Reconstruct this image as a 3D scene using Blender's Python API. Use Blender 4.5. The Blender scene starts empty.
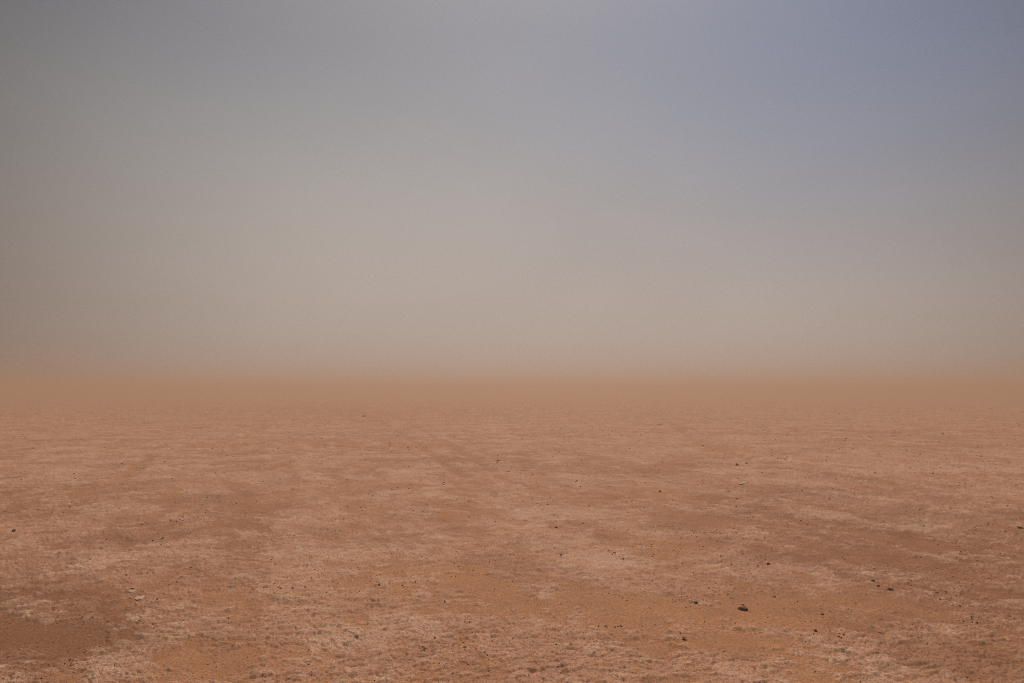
import bpy, bmesh, math, random
import numpy as np
from mathutils import Vector

random.seed(11)
rng = np.random.default_rng(11)
scene = bpy.context.scene
col = scene.collection

# ---------------------------------------------------------------- camera
CAM_H = 1.6
F_PX = 796.0                     # 28 mm on a 36 mm wide frame, 1024 px
HORIZON_PX = 394.0
PITCH = math.atan((HORIZON_PX - 341.5) / F_PX)

cam_data = bpy.data.cameras.new('camera')
cam_data.lens = 28.0
cam_data.sensor_width = 36.0
cam_data.clip_start = 0.05
cam_data.clip_end = 20000
cam = bpy.data.objects.new('camera', cam_data)
cam.location = (0, 0, CAM_H)
cam.rotation_euler = (math.pi / 2 + PITCH, 0, 0)
col.objects.link(cam)
scene.camera = cam


def at(px, py):
    """ground point (x, y) that the photograph shows at a pixel"""
    v = Vector(((px - 512) / F_PX, (341.5 - py) / F_PX, -1.0))
    v.rotate(cam.rotation_euler)
    t = -CAM_H / v.z
    return v.x * t, v.y * t


# ---------------------------------------------------------------- noise
def _hash(ix, iy, seed):
    h = (ix.astype(np.int64) * 374761393 + iy.astype(np.int64) * 668265263 + seed * 974634777) & 0xFFFFFFFF
    h = ((h ^ (h >> 13)) * 1274126177) & 0xFFFFFFFF
    return (h ^ (h >> 16)) & 0xFFFFFFFF


_ang = np.linspace(0, 2 * np.pi, 256, endpoint=False)
_gx, _gy = np.cos(_ang), np.sin(_ang)


def perlin(x, y, seed=0):
    xi = np.floor(x); yi = np.floor(y)
    fx = x - xi; fy = y - yi
    xi = xi.astype(np.int64); yi = yi.astype(np.int64)
    u = fx * fx * fx * (fx * (fx * 6 - 15) + 10)
    v = fy * fy * fy * (fy * (fy * 6 - 15) + 10)

    def g(dx, dy):
        k = _hash(xi + dx, yi + dy, seed) & 255
        return _gx[k] * (fx - dx) + _gy[k] * (fy - dy)
    a = g(0, 0) * (1 - u) + g(1, 0) * u
    b = g(0, 1) * (1 - u) + g(1, 1) * u
    return (a * (1 - v) + b * v) * 1.45


def fbm(x, y, seed=0, octaves=4, gain=0.5, lac=2.03):
    t = np.zeros_like(x); amp = 1.0; tot = 0.0
    for o in range(octaves):
        t += amp * perlin(x, y, seed + 17 * o)
        tot += amp; amp *= gain; x = x * lac + 3.7; y = y * lac - 1.9
    return t / tot


def worley(x, y, seed=0):
    xi = np.floor(x).astype(np.int64); yi = np.floor(y).astype(np.int64)
    f1 = np.full(x.shape, 9.0); f2 = np.full(x.shape, 9.0); cid = np.zeros(x.shape)
    ox = np.zeros(x.shape); oy = np.zeros(x.shape)
    for dx in (-1, 0, 1):
        for dy in (-1, 0, 1):
            h = _hash(xi + dx, yi + dy, seed)
            px = xi + dx + (h & 1023) / 1023.0
            py = yi + dy + ((h >> 10) & 1023) / 1023.0
            d = np.hypot(x - px, y - py)
            near = d < f1
            f2 = np.where(near, f1, np.minimum(f2, d))
            cid = np.where(near, ((h >> 20) & 1023) / 1023.0, cid)
            ox = np.where(near, x - px, ox); oy = np.where(near, y - py, oy)
            f1 = np.where(near, d, f1)
    return f1, f2, cid, ox, oy


def sstep(a, b, t):
    t = np.clip((t - a) / (b - a), 0, 1)
    return t * t * (3 - 2 * t)


# ---------------------------------------------------------------- ground fields
WIND = math.atan2(-0.29, 1.0)            # wind streaks run away from the viewer, a little to the left
CW, SW = math.cos(WIND), math.sin(WIND)

# smooth pockets of blown sand / pale patches of crust:
# (px, py, half width px, half height px, strength; + sand, - crust)
POCKETS = [
    (30, 628, 75, 26, 1.5), (110, 588, 60, 8, 1.0), (190, 580, 40, 14, 1.1), (130, 678, 26, 7, .8),
    (345, 622, 26, 10, .9), (440, 570, 60, 9, .9), (545, 600, 60, 11, 1.3), (650, 612, 42, 11, 1.0),
    (660, 545, 60, 8, 1.0), (720, 640, 70, 10, .9), (835, 550, 80, 14, .8), (820, 600, 70, 18, .8),
    (930, 600, 80, 14, .6), (620, 500, 60, 6, .8), (360, 410, 120, 9, .8), (330, 440, 70, 4, .7), (280, 505, 90, 8, .7),
    (420, 450, 90, 8, .6), (560, 470, 120, 8, .5), (860, 440, 160, 8, .5), (960, 560, 80, 9, .5), (760, 520, 60, 6, .5),
    (280, 560, 70, 8, .4), (1000, 640, 60, 20, .8),
    (300, 615, 120, 26, -.9), (60, 660, 90, 10, -.7), (480, 560, 90, 8, -.5), (560, 555, 70, 10, -.6), (400, 600, 80, 10, -.8),
    (680, 590, 70, 8, -.7), (735, 622, 40, 6, -.9), (800, 565, 50, 7, -.6), (600, 650, 110, 20, -.7), (900, 640, 90, 14, -.6),
    (500, 617, 50, 6, -.9), (330, 455, 90, 5, -.9), (500, 425, 80, 3, -.6), (720, 440, 90, 5, -.8), (60, 440, 90, 8, -.5),
    (100, 470, 90, 9, -.7), (130, 560, 90, 11, -.9), (80, 530, 80, 8, -.4), (560, 500, 60, 5, -.6), (520, 447, 60, 3, -.7),
    (470, 480, 70, 6, -.5), (970, 530, 60, 8, -.7), (850, 470, 120, 7, -.6), (760, 485, 80, 6, -.5), (30, 580, 50, 5, -.8),
    (55, 606, 22, 5, -1.5), (28, 577, 26, 4, -1.2),
]
# shallow grooves (old wheel tracks, low ridges): pixel polyline, width m, depth m
TRACKS = [
    ([(150, 447), (215, 443), (300, 445), (380, 449)], .35, .035),
    ([(130, 433), (190, 429), (262, 424)], .4, .03),
    ([(352, 408), (385, 424), (420, 446), (470, 484)], .3, .010),
    ([(372, 408), (410, 424), (452, 446), (512, 484)], .3, .008),
    ([(672, 424), (690, 436), (718, 450), (760, 462)], .4, .030),
    ([(60, 500), (110, 486), (135, 470), (150, 455)], .3, .015),
    ([(700, 463), (790, 470), (900, 484)], .35, .02),
    ([(560, 421), (640, 418), (760, 425), (900, 434)], .5, .02),
]


def seg_dist(x, y, pts):
    d = np.full(x.shape, 1e9)
    for (ax, ay), (bx, by) in zip(pts[:-1], pts[1:]):
        vx, vy = bx - ax, by - ay
        t = np.clip(((x - ax) * vx + (y - ay) * vy) / (vx * vx + vy * vy), 0, 1)
        d = np.minimum(d, np.hypot(x - ax - t * vx, y - ay - t * vy))
    return d


def fields(x, y):
    """height, crust amount, soil tone with side vignette, wheel-track amount, plate tint at ground points"""
    u = x * SW + y * CW                  # along the wind
    v = x * CW - y * SW                  # across it
    r = np.hypot(x, y)
    wx = .35 * fbm(x * .9, y * .9, 3, 3); wy = .35 * fbm(x * .9, y * .9, 41, 3)
    # crust against sand
    m = (.45 * fbm(x * .42 + wx, y * .42 + wy, 5, 4, .55)
         + .55 * fbm((u + wx) * .45, (v + wy) * 1.5, 9, 5, .65)
         + .55 * fbm((u + wx) * 2.4, (v + wy) * 3.2, 23, 4, .65)
         + .45 * fbm(u * 11, v * 7, 29, 4, .7))
    m = m + .12
    front = y > .3
    sx = np.where(front, 512 + F_PX * x / np.maximum(y, .3), -9999)   # only to turn the pocket list into ground patches
    sy = np.where(front, HORIZON_PX + F_PX * CAM_H / np.maximum(y, .3), -9999)
    jx = sx + (40 * fbm(x * 1.1, y * 1.1, 61, 3)); jy = sy + (9 * fbm(x * 2.0, y * 2.0, 63, 3))
    for px, py, hw, hh, s in POCKETS:
        q = ((jx - px) / hw) ** 2 + ((jy - py) / hh) ** 2
        m = m - .25 * s * np.exp(-q * .7)
    track = np.zeros_like(x)
    h = np.zeros_like(x)
    for poly, wd, dp in TRACKS:
        d = seg_dist(x + .25 * wx, y + .25 * wy, [at(*p) for p in poly])
        k = np.exp(-(d / (wd * .5)) ** 2)
        h -= 1.6 * dp * k
        h += 1.3 * dp * np.exp(-((d - wd * .85) / (wd * .4)) ** 2)
        track = np.maximum(track, k)
    m = m - .25 * track
    crust = sstep(-.16, .26, m)
    edge = sstep(-.02, .07, m)
    # swells and low ripples of the plain
    h += .035 * fbm(x * .16, y * .16, 71, 3) * sstep(2, 9, r)
    h += .022 * fbm(u * .22, v * .7, 73, 4, .55)
    h += .017 * fbm(u * 1.3, v * 1.6, 79, 5, .62)
    h *= 1 - .8 * sstep(60, 200, r)
    # broken crust: tilted plates with gaps, curled rims, crumbs
    near = 1 - sstep(24, 44, r)
    rough = np.clip(.5 + .75 * fbm(x * 1.1, y * 1.1, 83, 4, .6), 0, 1)
    wq = .22 * fbm(x * 7, y * 7, 85, 2)
    f1, f2, cid, ox, oy = worley(u * 10 + wq + .6 * wx, v * 7.5 - wq + .6 * wy, 7)
    g1, g2, gid, px_, py_ = worley(u * 23 + wq * 2, v * 17 + wq * 2, 13)
    gapw = .5 + .5 * fbm(x * 4, y * 4, 87, 2)
    crack = (1 - sstep(.0, .05 + .22 * gapw, f2 - f1)) * sstep(.25, .7, gapw + .2)
    crack2 = 1 - sstep(.0, .14, g2 - g1)
    t1 = (np.modf(cid * 7.31)[0] - .5) * ox + (np.modf(cid * 13.7)[0] - .5) * oy
    t2 = (np.modf(gid * 7.31)[0] - .5) * px_ + (np.modf(gid * 13.7)[0] - .5) * py_
    plate = .007 * (cid - .5) + .018 * t1 - .014 * crack + rough * (.005 * (gid - .5) + .020 * t2 - .010 * crack2)
    h += near * (.007 * edge + crust * plate * (.35 + .9 * rough))
    ft = fbm(u * 7.5 + wq, v * 5.5 + wq, 89, 6, .66)
    ter = sstep(-.10, -.02, ft) + .8 * sstep(.08, .15, ft) + .6 * sstep(.24, .30, ft)      # flaking layers of crust
    h += near * crust * (.0054 * ter + .0038 * fbm(u * 22, v * 16, 91, 3, .7))
    pl = (cid - .5) * .7 + (gid - .5) * .5 + (ter - .9) * .32
    # crumbly clods in patches
    cz = sstep(.12, .42, fbm(u * .55, v * 1.6, 97, 4, .6) + .10 * sstep(0, 5, x))
    cl = sstep(.22, .55, fbm(x * 25, y * 25, 101, 3, .6)) * cz
    h += near * .007 * cl * (.3 + .7 * crust)
    h += near * .0022 * fbm(x * 34, y * 34, 103, 2)
    # soil tone, -1 brown .. 1 pinkish, plus vignette shading at the near sides
    tone = .3 * fbm(x * .13, y * .13, 107, 3) + .5 * fbm(u * .5, v * .9, 109, 5, .6) + .3 * fbm(u * 3, v * 3, 111, 3) + .12
    tone = tone - .5 * sstep(1.4, 4.4, x + 1.2 * wx) * (1 - sstep(7, 17, y + 3 * wy))  # browner soil on the near right, darkened further as painted vignette
    tone = tone - 1.5 * np.exp(-((jx - 20) / 120) ** 2 - ((jy - 622) / 34) ** 2) - .4 * sstep(1.6, 4.5, -x) * (1 - sstep(8, 20, y))  # brown sand patch at lower left; broad left darkening paints in vignette
    return h, crust, tone, track, pl * crust


# ---------------------------------------------------------------- ground mesh (one sheet, finest where it is looked at)
R_END = 1500.0
th = [0.0]
dense = np.arange(-0.80, 0.80001, 0.00105)
coarse = np.linspace(0.80, 2 * math.pi - 0.80, 60)[1:-1]
theta = np.concatenate([dense, coarse])
# radial rings: about 0.75 px apart in the lower half of the frame
rows = [.6, .9, 1.2, 1.5, 1.8]
rr = 2.0
while rr < 3.7:
    rows.append(rr); rr += .012
while rr < R_END:
    rows.append(rr)
    rr += max(.012, .72 * rr * rr / (F_PX * CAM_H)) if rr < 70 else rr * .06
rows.append(R_END)
rad = np.array(rows)
NT, NR = len(theta), len(rad)
TT, RR = np.meshgrid(theta, rad)
X = (np.sin(TT) * RR).ravel(); Y = (np.cos(TT) * RR).ravel()
H, CR, TO, TK, CL = (np.empty_like(X) for _ in range(5))
CH = 150_000
for i in range(0, len(X), CH):
    s = slice(i, i + CH)
    H[s], CR[s], TO[s], TK[s], CL[s] = fields(X[s], Y[s])
verts = np.stack([X, Y, H], 1)
verts = np.concatenate([verts, [[0, 0, 0]]]).astype(np.float32)
j = np.arange(NT); jn = (j + 1) % NT
quads = []
base = (np.arange(NR - 1) * NT)[:, None]
q = np.stack([base + j, base + jn, base + NT + jn, base + NT + j], -1).reshape(-1, 4)[:, ::-1]
tri = np.stack([np.full(NT, NR * NT), jn, j], -1)[:, ::-1]
tri = tri[:, [0, 1, 2]]
me = bpy.data.meshes.new('ground')
me.vertices.add(len(verts)); me.vertices.foreach_set('co', verts.ravel())
nl = q.size + tri.size
me.loops.add(nl)
me.loops.foreach_set('vertex_index', np.concatenate([q.ravel(), tri.ravel()]).astype(np.int32))
me.polygons.add(len(q) + len(tri))
starts = np.concatenate([np.arange(len(q)) * 4, q.size + np.arange(len(tri)) * 3]).astype(np.int32)
me.polygons.foreach_set('loop_start', starts)
me.update(calc_edges=True)
me.validate()
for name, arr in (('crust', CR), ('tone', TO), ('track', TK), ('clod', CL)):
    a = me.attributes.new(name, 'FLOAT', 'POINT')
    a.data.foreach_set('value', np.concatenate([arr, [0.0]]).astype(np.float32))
me.polygons.foreach_set('use_smooth', np.ones(len(me.polygons), dtype=bool))
ground = bpy.data.objects.new('ground', me)
ground['kind'] = 'structure'
ground['label'] = 'dry reddish desert plain of cracked pale crust and smooth blown sand'
col.objects.link(ground)


def ground_z(x, y):
    return float(fields(np.array([x], float), np.array([y], float))[0][0])


# ---------------------------------------------------------------- materials
def new_mat(name):
    m = bpy.data.materials.new(name); m.use_nodes = True
    nt = m.node_tree
    bs = nt.nodes['Principled BSDF']
    bs.inputs['Roughness'].default_value = .95
    bs.inputs['Specular IOR Level'].default_value = .12
    return m, nt, bs


def node(nt, t, **kw):
    n = nt.nodes.new(t)
    for k, v in kw.items():
        setattr(n, k, v)
    return n


def mixc(nt, fac, a, b, blend='MIX'):
    n = node(nt, 'ShaderNodeMix', data_type='RGBA', blend_type=blend)
    for s, val in ((n.inputs[0], fac), (n.inputs[6], a), (n.inputs[7], b)):
        if isinstance(val, bpy.types.NodeSocket):
            nt.links.new(val, s)
        elif isinstance(val, (int, float)):
            s.default_value = val
        else:
            s.default_value = (*val, 1)
    return n.outputs[2]


def math_n(nt, op, a, b=None, c=None, clamp=False):
    n = node(nt, 'ShaderNodeMath', operation=op, use_clamp=clamp)
    for i, val in enumerate((a, b, c)):
        if val is None:
            continue
        if isinstance(val, bpy.types.NodeSocket):
            nt.links.new(val, n.inputs[i])
        else:
            n.inputs[i].default_value = val
    return n.outputs[0]


def maprange(nt, v, a, b, c=0.0, d=1.0):
    n = node(nt, 'ShaderNodeMapRange', interpolation_type='SMOOTHSTEP')
    nt.links.new(v, n.inputs[0])
    for i, k in enumerate((a, b, c, d)):
        n.inputs[i + 1].default_value = k
    return n.outputs[0]


def noise_n(nt, vec, scale, detail=3, rough=.55, dist=0.0):
    n = node(nt, 'ShaderNodeTexNoise')
    n.inputs['Scale'].default_value = scale
    n.inputs['Detail'].default_value = detail
    n.inputs['Roughness'].default_value = rough
    n.inputs['Distortion'].default_value = dist
    nt.links.new(vec, n.inputs['Vector'])
    return n.outputs['Fac']


SAND = (.385, .170, .080)
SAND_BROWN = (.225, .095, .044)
CRUST = (.458, .234, .136)
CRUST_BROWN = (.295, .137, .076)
CRUST_PALE = (.535, .325, .213)

gm, nt, bs = new_mat('desert_soil')
me.materials.append(gm)
tc = node(nt, 'ShaderNodeTexCoord').outputs['Object']
attr = {}
for k in ('crust', 'tone', 'track', 'clod'):
    attr[k] = node(nt, 'ShaderNodeAttribute', attribute_name=k).outputs['Fac']
n_fine = noise_n(nt, tc, 55, 4, .65)
n_mid = noise_n(nt, tc, 7, 5, .62, .4)
n_big = noise_n(nt, tc, 1.1, 4, .6)
n_grit = noise_n(nt, tc, 210, 2, .6)
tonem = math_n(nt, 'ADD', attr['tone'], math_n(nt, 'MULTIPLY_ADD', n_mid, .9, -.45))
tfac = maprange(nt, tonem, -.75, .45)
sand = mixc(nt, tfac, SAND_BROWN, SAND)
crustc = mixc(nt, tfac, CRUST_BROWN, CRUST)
plt = maprange(nt, attr['clod'], -.15, .55)
pale = math_n(nt, 'MULTIPLY', maprange(nt, math_n(nt, 'MULTIPLY_ADD', plt, .22, n_mid), .52, .78), maprange(nt, n_big, .38, .60))
crustc = mixc(nt, math_n(nt, 'MULTIPLY', pale, .75), crustc, CRUST_PALE)
n_flake = noise_n(nt, tc, 15, 6, .72, .6)
n_streak = noise_n(nt, tc, 2.4, 6, .7, .5)
n_pan = noise_n(nt, tc, .75, 7, .68, .7)
pan = math_n(nt, 'MULTIPLY', maprange(nt, n_pan, .52, .60), .50)
crustc = mixc(nt, pan, crustc, CRUST_PALE)
crustc = mixc(nt, math_n(nt, 'MULTIPLY', maprange(nt, n_pan, .47, .38), .45), crustc, SAND_BROWN)
flk = math_n(nt, 'MULTIPLY', maprange(nt, n_flake, .54, .68), maprange(nt, n_streak, .40, .62))
crustc = mixc(nt, math_n(nt, 'MULTIPLY', flk, .60), crustc, CRUST_PALE)
dk = math_n(nt, 'MULTIPLY', maprange(nt, n_flake, .46, .34), .45)
crustc = mixc(nt, dk, crustc, SAND_BROWN)
cm = math_n(nt, 'ADD', attr['crust'], math_n(nt, 'MULTIPLY_ADD', n_fine, .9, -.45), clamp=True)
base_c = mixc(nt, cm, sand, crustc)
# grains and grit of darker and lighter mineral
grit = maprange(nt, n_grit, .30, .70, .60, 1.40)
fine = maprange(nt, n_fine, .28, .72, .74, 1.25)
gf = math_n(nt, 'MULTIPLY', grit, fine)
cmb = node(nt, 'ShaderNodeCombineColor')
for i in range(3):
    nt.links.new(gf, cmb.inputs[i])
base_c = mixc(nt, 1.0, base_c, cmb.outputs[0], 'MULTIPLY')
nt.links.new(base_c, bs.inputs['Base Color'])
bump = node(nt, 'ShaderNodeBump')
bump.inputs['Strength'].default_value = .55
bump.inputs['Distance'].default_value = .006
nt.links.new(math_n(nt, 'ADD', n_fine, math_n(nt, 'MULTIPLY', n_grit, .5)), bump.inputs['Height'])
nt.links.new(bump.outputs[0], bs.inputs['Normal'])


def stone_mat(name, c1, c2, scale=30):
    m, nt, bs = new_mat(name)
    tc = node(nt, 'ShaderNodeTexCoord').outputs['Object']
    f = maprange(nt, noise_n(nt, tc, scale, 4, .6), .3, .7)
    nt.links.new(mixc(nt, f, c1, c2), bs.inputs['Base Color'])
    b = node(nt, 'ShaderNodeBump'); b.inputs['Strength'].default_value = .6; b.inputs['Distance'].default_value = .004
    nt.links.new(noise_n(nt, tc, scale * 4, 3), b.inputs['Height']); nt.links.new(b.outputs[0], bs.inputs['Normal'])
    return m


M_DARK = stone_mat('dark_stone', (.11, .070, .048), (.22, .134, .087))
M_BROWN = stone_mat('brown_stone', (.15, .085, .053), (.27, .15, .093))
M_PALE = stone_mat('pale_crust_clod', (.44, .28, .19), (.62, .43, .31))
M_GRAVEL = stone_mat('gravel_grains', (.16, .087, .055), (.37, .195, .122), 9)


# ---------------------------------------------------------------- stones
def rock_bm(seed, sub=2, flat=.65, cuts=7, rough=.13, sx=1.0, sy=1.0):
    rs = random.Random(seed)
    bm = bmesh.new()
    bmesh.ops.create_icosphere(bm, subdivisions=sub, radius=1)
    planes = []
    for _ in range(cuts):
        n = Vector((rs.gauss(0, 1), rs.gauss(0, 1), rs.gauss(0, .8))).normalized()
        planes.append((n, rs.uniform(.62, .88)))
    ph = [rs.uniform(0, 9) for _ in range(6)]
    for vtx in bm.verts:
        p = vtx.co.copy()
        for n, d in planes:
            e = p.dot(n) - d
            if e > 0:
                p -= n * e * .92
        k = 1 + rough * (math.sin(p.x * 4.1 + ph[0]) * math.sin(p.y * 3.7 + ph[1]) + .7 * math.sin(p.z * 6.3 + ph[2] + p.x * 3))
        vtx.co = Vector((p.x * k * sx, p.y * k * sy, p.z * k * flat))
    return bm


def mesh_from(bm, name, mat, smooth=False):
    m = bpy.data.meshes.new(name); bm.to_mesh(m); bm.free()
    m.materials.append(mat)
    if smooth:
        m.polygons.foreach_set('use_smooth', np.ones(len(m.polygons), dtype=bool))
    return m


def thing(name, mesh, x, y, size, label, cat, group=None, rz=None, sink=.22, tilt=.25, scale=None):
    o = bpy.data.objects.new(name, mesh)
    col.objects.link(o)
    sc = scale or (size, size, size)
    zt = max(v.co.z for v in mesh.vertices) * sc[2]
    o.scale = sc
    o.location = (x, y, ground_z(x, y) + zt * (1 - 2 * sink))
    o.rotation_euler = (random.uniform(-tilt, tilt), random.uniform(-tilt, tilt), random.uniform(0, 6.28) if rz is None else rz)
    o['label'] = label; o['category'] = cat
    if group:
        o['group'] = group
    return o


def px_size(px, py, wpx):
    x, y = at(px, py)
    return x, y, wpx * y / F_PX / 2        # half width in metres


dark_meshes = [mesh_from(rock_bm(100 + i, 2, .5 + .08 * (i % 4), sx=1 + .25 * (i % 3)), 'dark_stone', M_DARK) for i in range(6)]
brown_meshes = [mesh_from(rock_bm(200 + i, 2, .5 + .08 * (i % 4), sx=1 + .25 * (i % 3)), 'brown_stone', M_BROWN) for i in range(6)]
pale_meshes = [mesh_from(rock_bm(300 + i, 2, .4 + .08 * (i % 3), rough=.2, sx=1.2), 'pale_clod', M_PALE) for i in range(4)]

# the stones that stand out, each at its own place
x, y, s = px_size(743, 609, 11)
thing('stone', mesh_from(rock_bm(7, 3, .62, 9, .10, 1.25, .8), 'largest_stone', M_DARK), x, y, s * .78,
      'largest dark stone on the plain, half sunk in the dirt with its shaded face visible', 'stone', 'loose stones', rz=-.35, sink=.34, tilt=.1)
NOTABLE = [
    (742, 604, 5, 'p', 'small pale clod touching the far side of the largest dark stone', 'clod'),
    (684, 640, 6, 'b', 'lone rounded stone on bare sand, nearer than the largest dark stone and left of it', 'stone'),
    (873, 582, 6, 'd', 'left and darker of two black stones lying close together on brown soil', 'stone'),
    (890, 589, 7, 'd', 'right one of two black stones lying close together on brown soil', 'stone'),
    (878, 586, 4, 'b', 'small brown stone in the gap between the two black stones', 'stone'),
    (502, 628, 6, 'd', 'dark stone just below a bright pale crust patch in the lower middle', 'stone'),
    (465, 650, 5, 'd', 'dark angular stone in crumbly soil at the lower middle edge', 'stone'),
    (498, 461, 4, 'd', 'single dark stone standing alone on smooth sand in mid distance', 'stone'),
    (737, 465, 5, 'd', 'round grey brown stone, the largest seen in the mid distance', 'stone'),
    (696, 604, 6, 'd', 'dark stone to the left of the largest one, at a crust edge', 'stone'),
    (822, 613, 4, 'd', 'small dark stone alone on reddish sand right of the largest stone', 'stone'),
    (14, 531, 6, 'd', 'flat dark stone near the left edge of the plain', 'stone'),
    (1020, 528, 7, 'd', 'flat dark stone at the far right edge of the plain', 'stone'),
    (966, 677, 6, 'd', 'dark stone close to the lower right corner', 'stone'),
    (815, 630, 5, 'b', 'brown stone beside pale rubble in the lower right', 'stone'),
    (768, 565, 4, 'd', 'small dark stone at the left tip of a pale crust strip', 'stone'),
    (364, 417, 5, 'b', 'lone small stone far off on the smooth sandy stretch', 'stone'),
    (558, 669, 5, 'b', 'brown stone at the bottom middle of the plain', 'stone'),
    (660, 493, 4, 'b', 'small brown stone on the flat left of a thin pale shard', 'stone'),
]
for px, py, w, c, lab, cat in NOTABLE:
    x, y, s = px_size(px, py, w)
    ms = {'d': dark_meshes, 'b': brown_meshes, 'p': pale_meshes}[c]
    thing('stone' if cat == 'stone' else 'clod', random.choice(ms), x, y, s * .72, lab, cat, 'loose stones')

# pale flake of dried crust on the brown sand, lower left, with two broken bits
def flake(seed, outline, th):
    rs = random.Random(seed)
    bm = bmesh.new()
    n = len(outline) * 3
    top, bot = [], []
    for i in range(n):
        a, b = outline[i // 3], outline[(i // 3 + 1) % len(outline)]
        t = (i % 3) / 3
        px = a[0] + (b[0] - a[0]) * t + rs.uniform(-.05, .05); py = a[1] + (b[1] - a[1]) * t + rs.uniform(-.05, .05)
        top.append(bm.verts.new((px * .93, py * .93, th * rs.uniform(.75, 1.2)))); bot.append(bm.verts.new((px, py, -th)))
    c = bm.verts.new((0, 0, th * 1.5))
    mids = [bm.verts.new((v.co.x * .5 + rs.uniform(-.04, .04), v.co.y * .5 + rs.uniform(-.04, .04), th * rs.uniform(.95, 1.9))) for v in top]
    for i in range(n):
        k = (i + 1) % n
        bm.faces.new((bot[i], bot[k], top[k], top[i])); bm.faces.new((top[i], top[k], mids[k], mids[i])); bm.faces.new((mids[i], mids[k], c))
    bm.faces.new(bot[::-1])
    return bm


x, y, s = px_size(140, 599, 15)
thing('crust_flake', mesh_from(flake(5, [(-1, .35), (-.3, .75), (.35, .5), (1, -.55), (.45, -.75), (-.35, -.3)], .09), 'crust_flake', M_PALE), x, y, s,
      'pale pointed flake of dried crust lying on brown sand in the lower left', 'crust flake', rz=-.15, sink=.58, tilt=.05, scale=(s, s * 2.1, s))
for px, py, w, lab in ((132, 595, 6, 'small pale crumb left of the large pale flake'), (134, 591, 4, 'smallest pale crumb, beyond the large pale flake')):
    x, y, s = px_size(px, py, w)
    thing('crust_crumb', random.choice(pale_meshes), x, y, s, lab + ' on brown sand', 'crust crumb', 'pale crumbs by the flake', scale=(s, s * 1.5, s * .4))

# thin pale shards
for px, py, w, rz, lab in ((663, 424.5, 13, -.25, 'thin bright shard lying far off on the plain, right of the middle'),
                           (743, 484, 17, .85, 'long thin pale shard lying aslant on the flat in mid distance'),
                           (690, 536, 12, .1, 'thin pale shard on orange sand, nearest of the three shards')):
    x, y, s = px_size(px, py, w)
    thing('crust_shard', mesh_from(flake(px, [(-1, .05), (-.2, .1), (1, .04), (.9, -.06), (0, -.1), (-.9, -.07)], .055), 'crust_shard', M_PALE), x, y, s, lab,
          'crust shard', 'thin pale shards', rz=rz, sink=.45, tilt=.02, scale=(s, s * 2.6, s * .45))

# dark crumbled clods packed in short rows
CLUSTERS = [
    (275, 589, 22, 3, 12, 'dark crumbly clod in the dark row on pale crust at lower left middle'),
    (610, 627, 14, 2, 8, 'dark crumbly clod in the short row by the lower middle sand pocket'),
    (855, 440, 22, 1.5, 8, 'dark clod in the far thin row on the right of the plain'),
    (145, 538, 22, 3, 8, 'brown clod in the loose row on the left of the plain'),
    (205, 572, 28, 6, 9, 'reddish clod strewn beside the dark sand tongue on the left'),
    (820, 640, 26, 8, 10, 'brown clod strewn through pale rubble at lower right'),
    (965, 622, 24, 5, 9, 'brown clod on dark soil near the lower right corner'),
]
for px, py, hw, hh, n, lab in CLUSTERS:
    for k in range(n):
        qx = px + random.uniform(-1, 1) * hw; qy = py + random.gauss(0, .5) * hh
        x, y, s = px_size(qx, qy, random.uniform(.9, 2.4))
        ms = dark_meshes if 'dark' in lab[:5] else brown_meshes
        thing('clod', random.choice(ms), x, y, s, lab, 'clod', 'clods: ' + lab[lab.index(' in ') + 1 if ' in ' in lab else 0:])

# loose stones scattered over the flat: denser on the right
GEN = 'small brown stone, one of many scattered loose over the open flat'
placed = 0
while placed < 95:
    px = random.uniform(4, 1020); py = 402 + 278 * random.random() ** 1.25
    if random.random() > .28 + .72 * min(1, max(0, (px - 250) / 600)):
        continue
    w = 1.1 + 1.5 * random.random() ** 2.5
    x, y, s = px_size(px, py, w)
    thing('stone', random.choice(dark_meshes if random.random() < .3 else brown_meshes), x, y, s, GEN, 'stone', 'loose stones scattered over the flat')
    placed += 1

# gravel: thousands of grains nobody could count
gb = rock_bm(900, 1, .6, 4, .1)
gv = np.array([v.co[:] for v in gb.verts]); gf_ = np.array([[v.index for v in f.verts] for f in gb.faces]); gb.free()
NG = 9000
gx = []; gy = []
while len(gx) < NG:
    n = 40000
    py = 395 + 330 * rng.random(n) ** 1.05; px = rng.uniform(-250, 1274, n)
    dpt = F_PX * CAM_H / (py - HORIZON_PX); xx = (px - 512) / F_PX * dpt
    dens = sstep(-.05, .5, fbm(xx * .8, dpt * .5, 131, 4, .65) + .16 * sstep(-200, 900, px) - .02)
    keep = rng.random(n) < dens
    gx += list(xx[keep]); gy += list(dpt[keep])
gx = np.array(gx[:NG]); gy = np.array(gy[:NG])
gz = np.concatenate([fields(gx[i:i + 5000], gy[i:i + 5000])[0] for i in range(0, NG, 5000)])
sz = (.0016 + .0034 * rng.random(NG) ** 3) * np.clip(gy, 3, 30) / 5.0 * 1.25
an = rng.uniform(0, 6.28, NG)
ca, sa = np.cos(an)[:, None], np.sin(an)[:, None]
el = rng.uniform(.7, 1.4, (NG, 1))
vx = (gv[:, 0] * ca * el - gv[:, 1] * sa) * sz[:, None] + gx[:, None]
vy = (gv[:, 0] * sa * el + gv[:, 1] * ca) * sz[:, None] + gy[:, None]
vz = gv[:, 2] * sz[:, None] + (gz + sz * .3)[:, None]
V = np.stack([vx, vy, vz], -1).reshape(-1, 3)
Fi = (gf_[None] + (np.arange(NG) * len(gv))[:, None, None]).reshape(-1, 3)
gme = bpy.data.meshes.new('gravel')
gme.from_pydata(V.tolist(), [], Fi.tolist())
gme.materials.append(M_GRAVEL)
gravel = bpy.data.objects.new('gravel', gme); col.objects.link(gravel)
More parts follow.
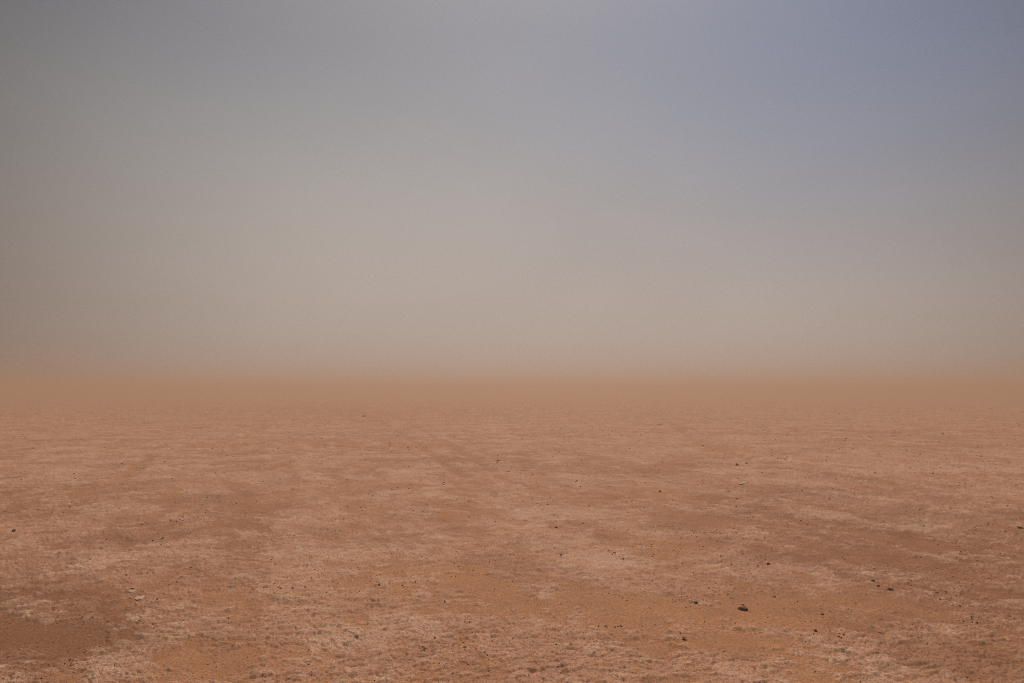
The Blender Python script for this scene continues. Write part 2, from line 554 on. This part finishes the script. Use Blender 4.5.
gravel['kind'] = 'stuff'; gravel['label'] = 'fine dark grit and gravel strewn over the dry flat'

# ---------------------------------------------------------------- airborne dust: a low even layer
bm = bmesh.new()
bmesh.ops.create_cube(bm, size=1)
TOP = 4.5
for vtx in bm.verts:
    vtx.co.x *= 3400; vtx.co.y *= 3400
    vtx.co.z = TOP if vtx.co.z > 0 else -1.3
hm = bpy.data.meshes.new('haze'); bm.to_mesh(hm); bm.free()
haze = bpy.data.objects.new('haze', hm); col.objects.link(haze)
haze['kind'] = 'stuff'; haze['label'] = 'low layer of orange dust blowing over the plain'
vm = bpy.data.materials.new('blowing_dust'); vm.use_nodes = True
vn = vm.node_tree
vn.nodes.remove(vn.nodes['Principled BSDF'])
pv = node(vn, 'ShaderNodeVolumePrincipled')
pv.inputs['Color'].default_value = (.548, .380, .270, 1)
pv.inputs['Density'].default_value = .0120
pv.inputs['Anisotropy'].default_value = .42
vn.links.new(pv.outputs[0], vn.nodes['Material Output'].inputs['Volume'])
hm.materials.append(vm)

# ---------------------------------------------------------------- light
EXPOSURE = .55
SUN_EL, SUN_AZ = math.radians(47), math.radians(2)      # ahead, a little to the right, above the frame
sun_d = bpy.data.lights.new('sun', 'SUN')
sun_d.energy = 2.5
sun_d.angle = math.radians(5)
sun_d.color = (1.0, .93, .84)
sun = bpy.data.objects.new('sun', sun_d); col.objects.link(sun)
d = Vector((math.sin(SUN_AZ) * math.cos(SUN_EL), math.cos(SUN_AZ) * math.cos(SUN_EL), math.sin(SUN_EL)))
sun.rotation_euler = d.to_track_quat('Z', 'Y').to_euler()
sun.location = d * 50

world = bpy.data.worlds.new('World'); scene.world = world
world.use_nodes = True
wn = world.node_tree
bg = wn.nodes['Background']
sky = node(wn, 'ShaderNodeTexSky', sky_type='NISHITA')
sky.sun_disc = False
sky.sun_elevation = SUN_EL; sky.sun_rotation = SUN_AZ
sky.dust_density = 10; sky.air_density = 1.5; sky.altitude = 300
wdir = node(wn, 'ShaderNodeTexCoord').outputs['Generated']
sep = node(wn, 'ShaderNodeSeparateXYZ'); wn.links.new(wdir, sep.inputs[0])
wob = noise_n(wn, wdir, 2.2, 3, .5)
zz = math_n(wn, 'ADD', sep.outputs['Z'], math_n(wn, 'MULTIPLY_ADD', wob, .10, -.05))
zz = math_n(wn, 'SUBTRACT', zz, math_n(wn, 'MULTIPLY', sep.outputs['X'], -.0))
ramp = node(wn, 'ShaderNodeValToRGB')
ramp.color_ramp.interpolation = 'B_SPLINE'
wn.links.new(zz, ramp.inputs[0])


def lin(c):
    return tuple(((k / 255 + .055) / 1.055) ** 2.4 if k > 10 else k / 3294 for k in c)


STOPS = [(0.0, (173, 169, 164)), (.05, (172, 168, 164)), (.13, (165, 160, 156)), (.22, (157, 154, 152)), (.32, (141, 144, 148)),
         (.42, (114, 122, 135)), (.7, (112, 118, 133)), (1.0, (110, 116, 132))]
els = ramp.color_ramp.elements
while len(els) < len(STOPS):
    els.new(.5)
for e, (p, c) in zip(els, STOPS):
    e.position = p; e.color = (*lin(c), 1)
# clear blue thins in towards the right, above the dust
blue_f = math_n(wn, 'MULTIPLY', maprange(wn, sep.outputs['X'], -.30, .50), maprange(wn, sep.outputs['Z'], .02, .43))
skyc = mixc(wn, math_n(wn, 'MULTIPLY', blue_f, .66), ramp.outputs[0], lin((94, 117, 154)))
# vignette painted into the sky: brightest near the view axis, dim to the sides
dot = node(wn, 'ShaderNodeVectorMath', operation='DOT_PRODUCT')
wn.links.new(wdir, dot.inputs[0])
g = Vector((.06, 1, .20)).normalized(); dot.inputs[1].default_value = g
sky_vignette = maprange(wn, dot.outputs['Value'], .70, 1.0, .33, 1.06)
cmb = node(wn, 'ShaderNodeCombineColor')
for i in range(3):
    wn.links.new(sky_vignette, cmb.inputs[i])
veil_v = node(wn, 'ShaderNodeMapping'); veil_v.inputs['Scale'].default_value = (1, 1, 2.4); veil_v.inputs['Rotation'].default_value = (0, .35, 0)
wn.links.new(wdir, veil_v.inputs['Vector'])
veil = maprange(wn, noise_n(wn, veil_v.outputs[0], 3.1, 6, .55, .8), .25, .75, .97, 1.03)
sky_vignette = math_n(wn, 'MULTIPLY', sky_vignette, veil)
for i in range(3):
    wn.links.new(sky_vignette, cmb.inputs[i])
skyc = mixc(wn, 1.0, skyc, cmb.outputs[0], 'MULTIPLY')
k = node(wn, 'ShaderNodeVectorMath', operation='SCALE'); k.inputs['Scale'].default_value = 10 / 2 ** EXPOSURE
wn.links.new(skyc, k.inputs[0])
# the dust veils most of the clear sky
final = mixc(wn, .96, sky.outputs[0], k.outputs[0])
wn.links.new(final, bg.inputs['Color'])
bg.inputs['Strength'].default_value = .1

# ---------------------------------------------------------------- render settings
scene.render.engine = 'CYCLES'
scene.cycles.use_denoising = False
scene.cycles.use_adaptive_sampling = False
scene.cycles.pixel_filter_type = 'BLACKMAN_HARRIS'
scene.cycles.filter_width = 1.0
scene.cycles.volume_bounces = 2
scene.cycles.max_bounces = 6
scene.view_settings.view_transform = 'Standard'
scene.view_settings.look = 'None'
scene.view_settings.gamma = 1
scene.view_settings.use_curve_mapping = False
scene.view_settings.exposure = EXPOSURE
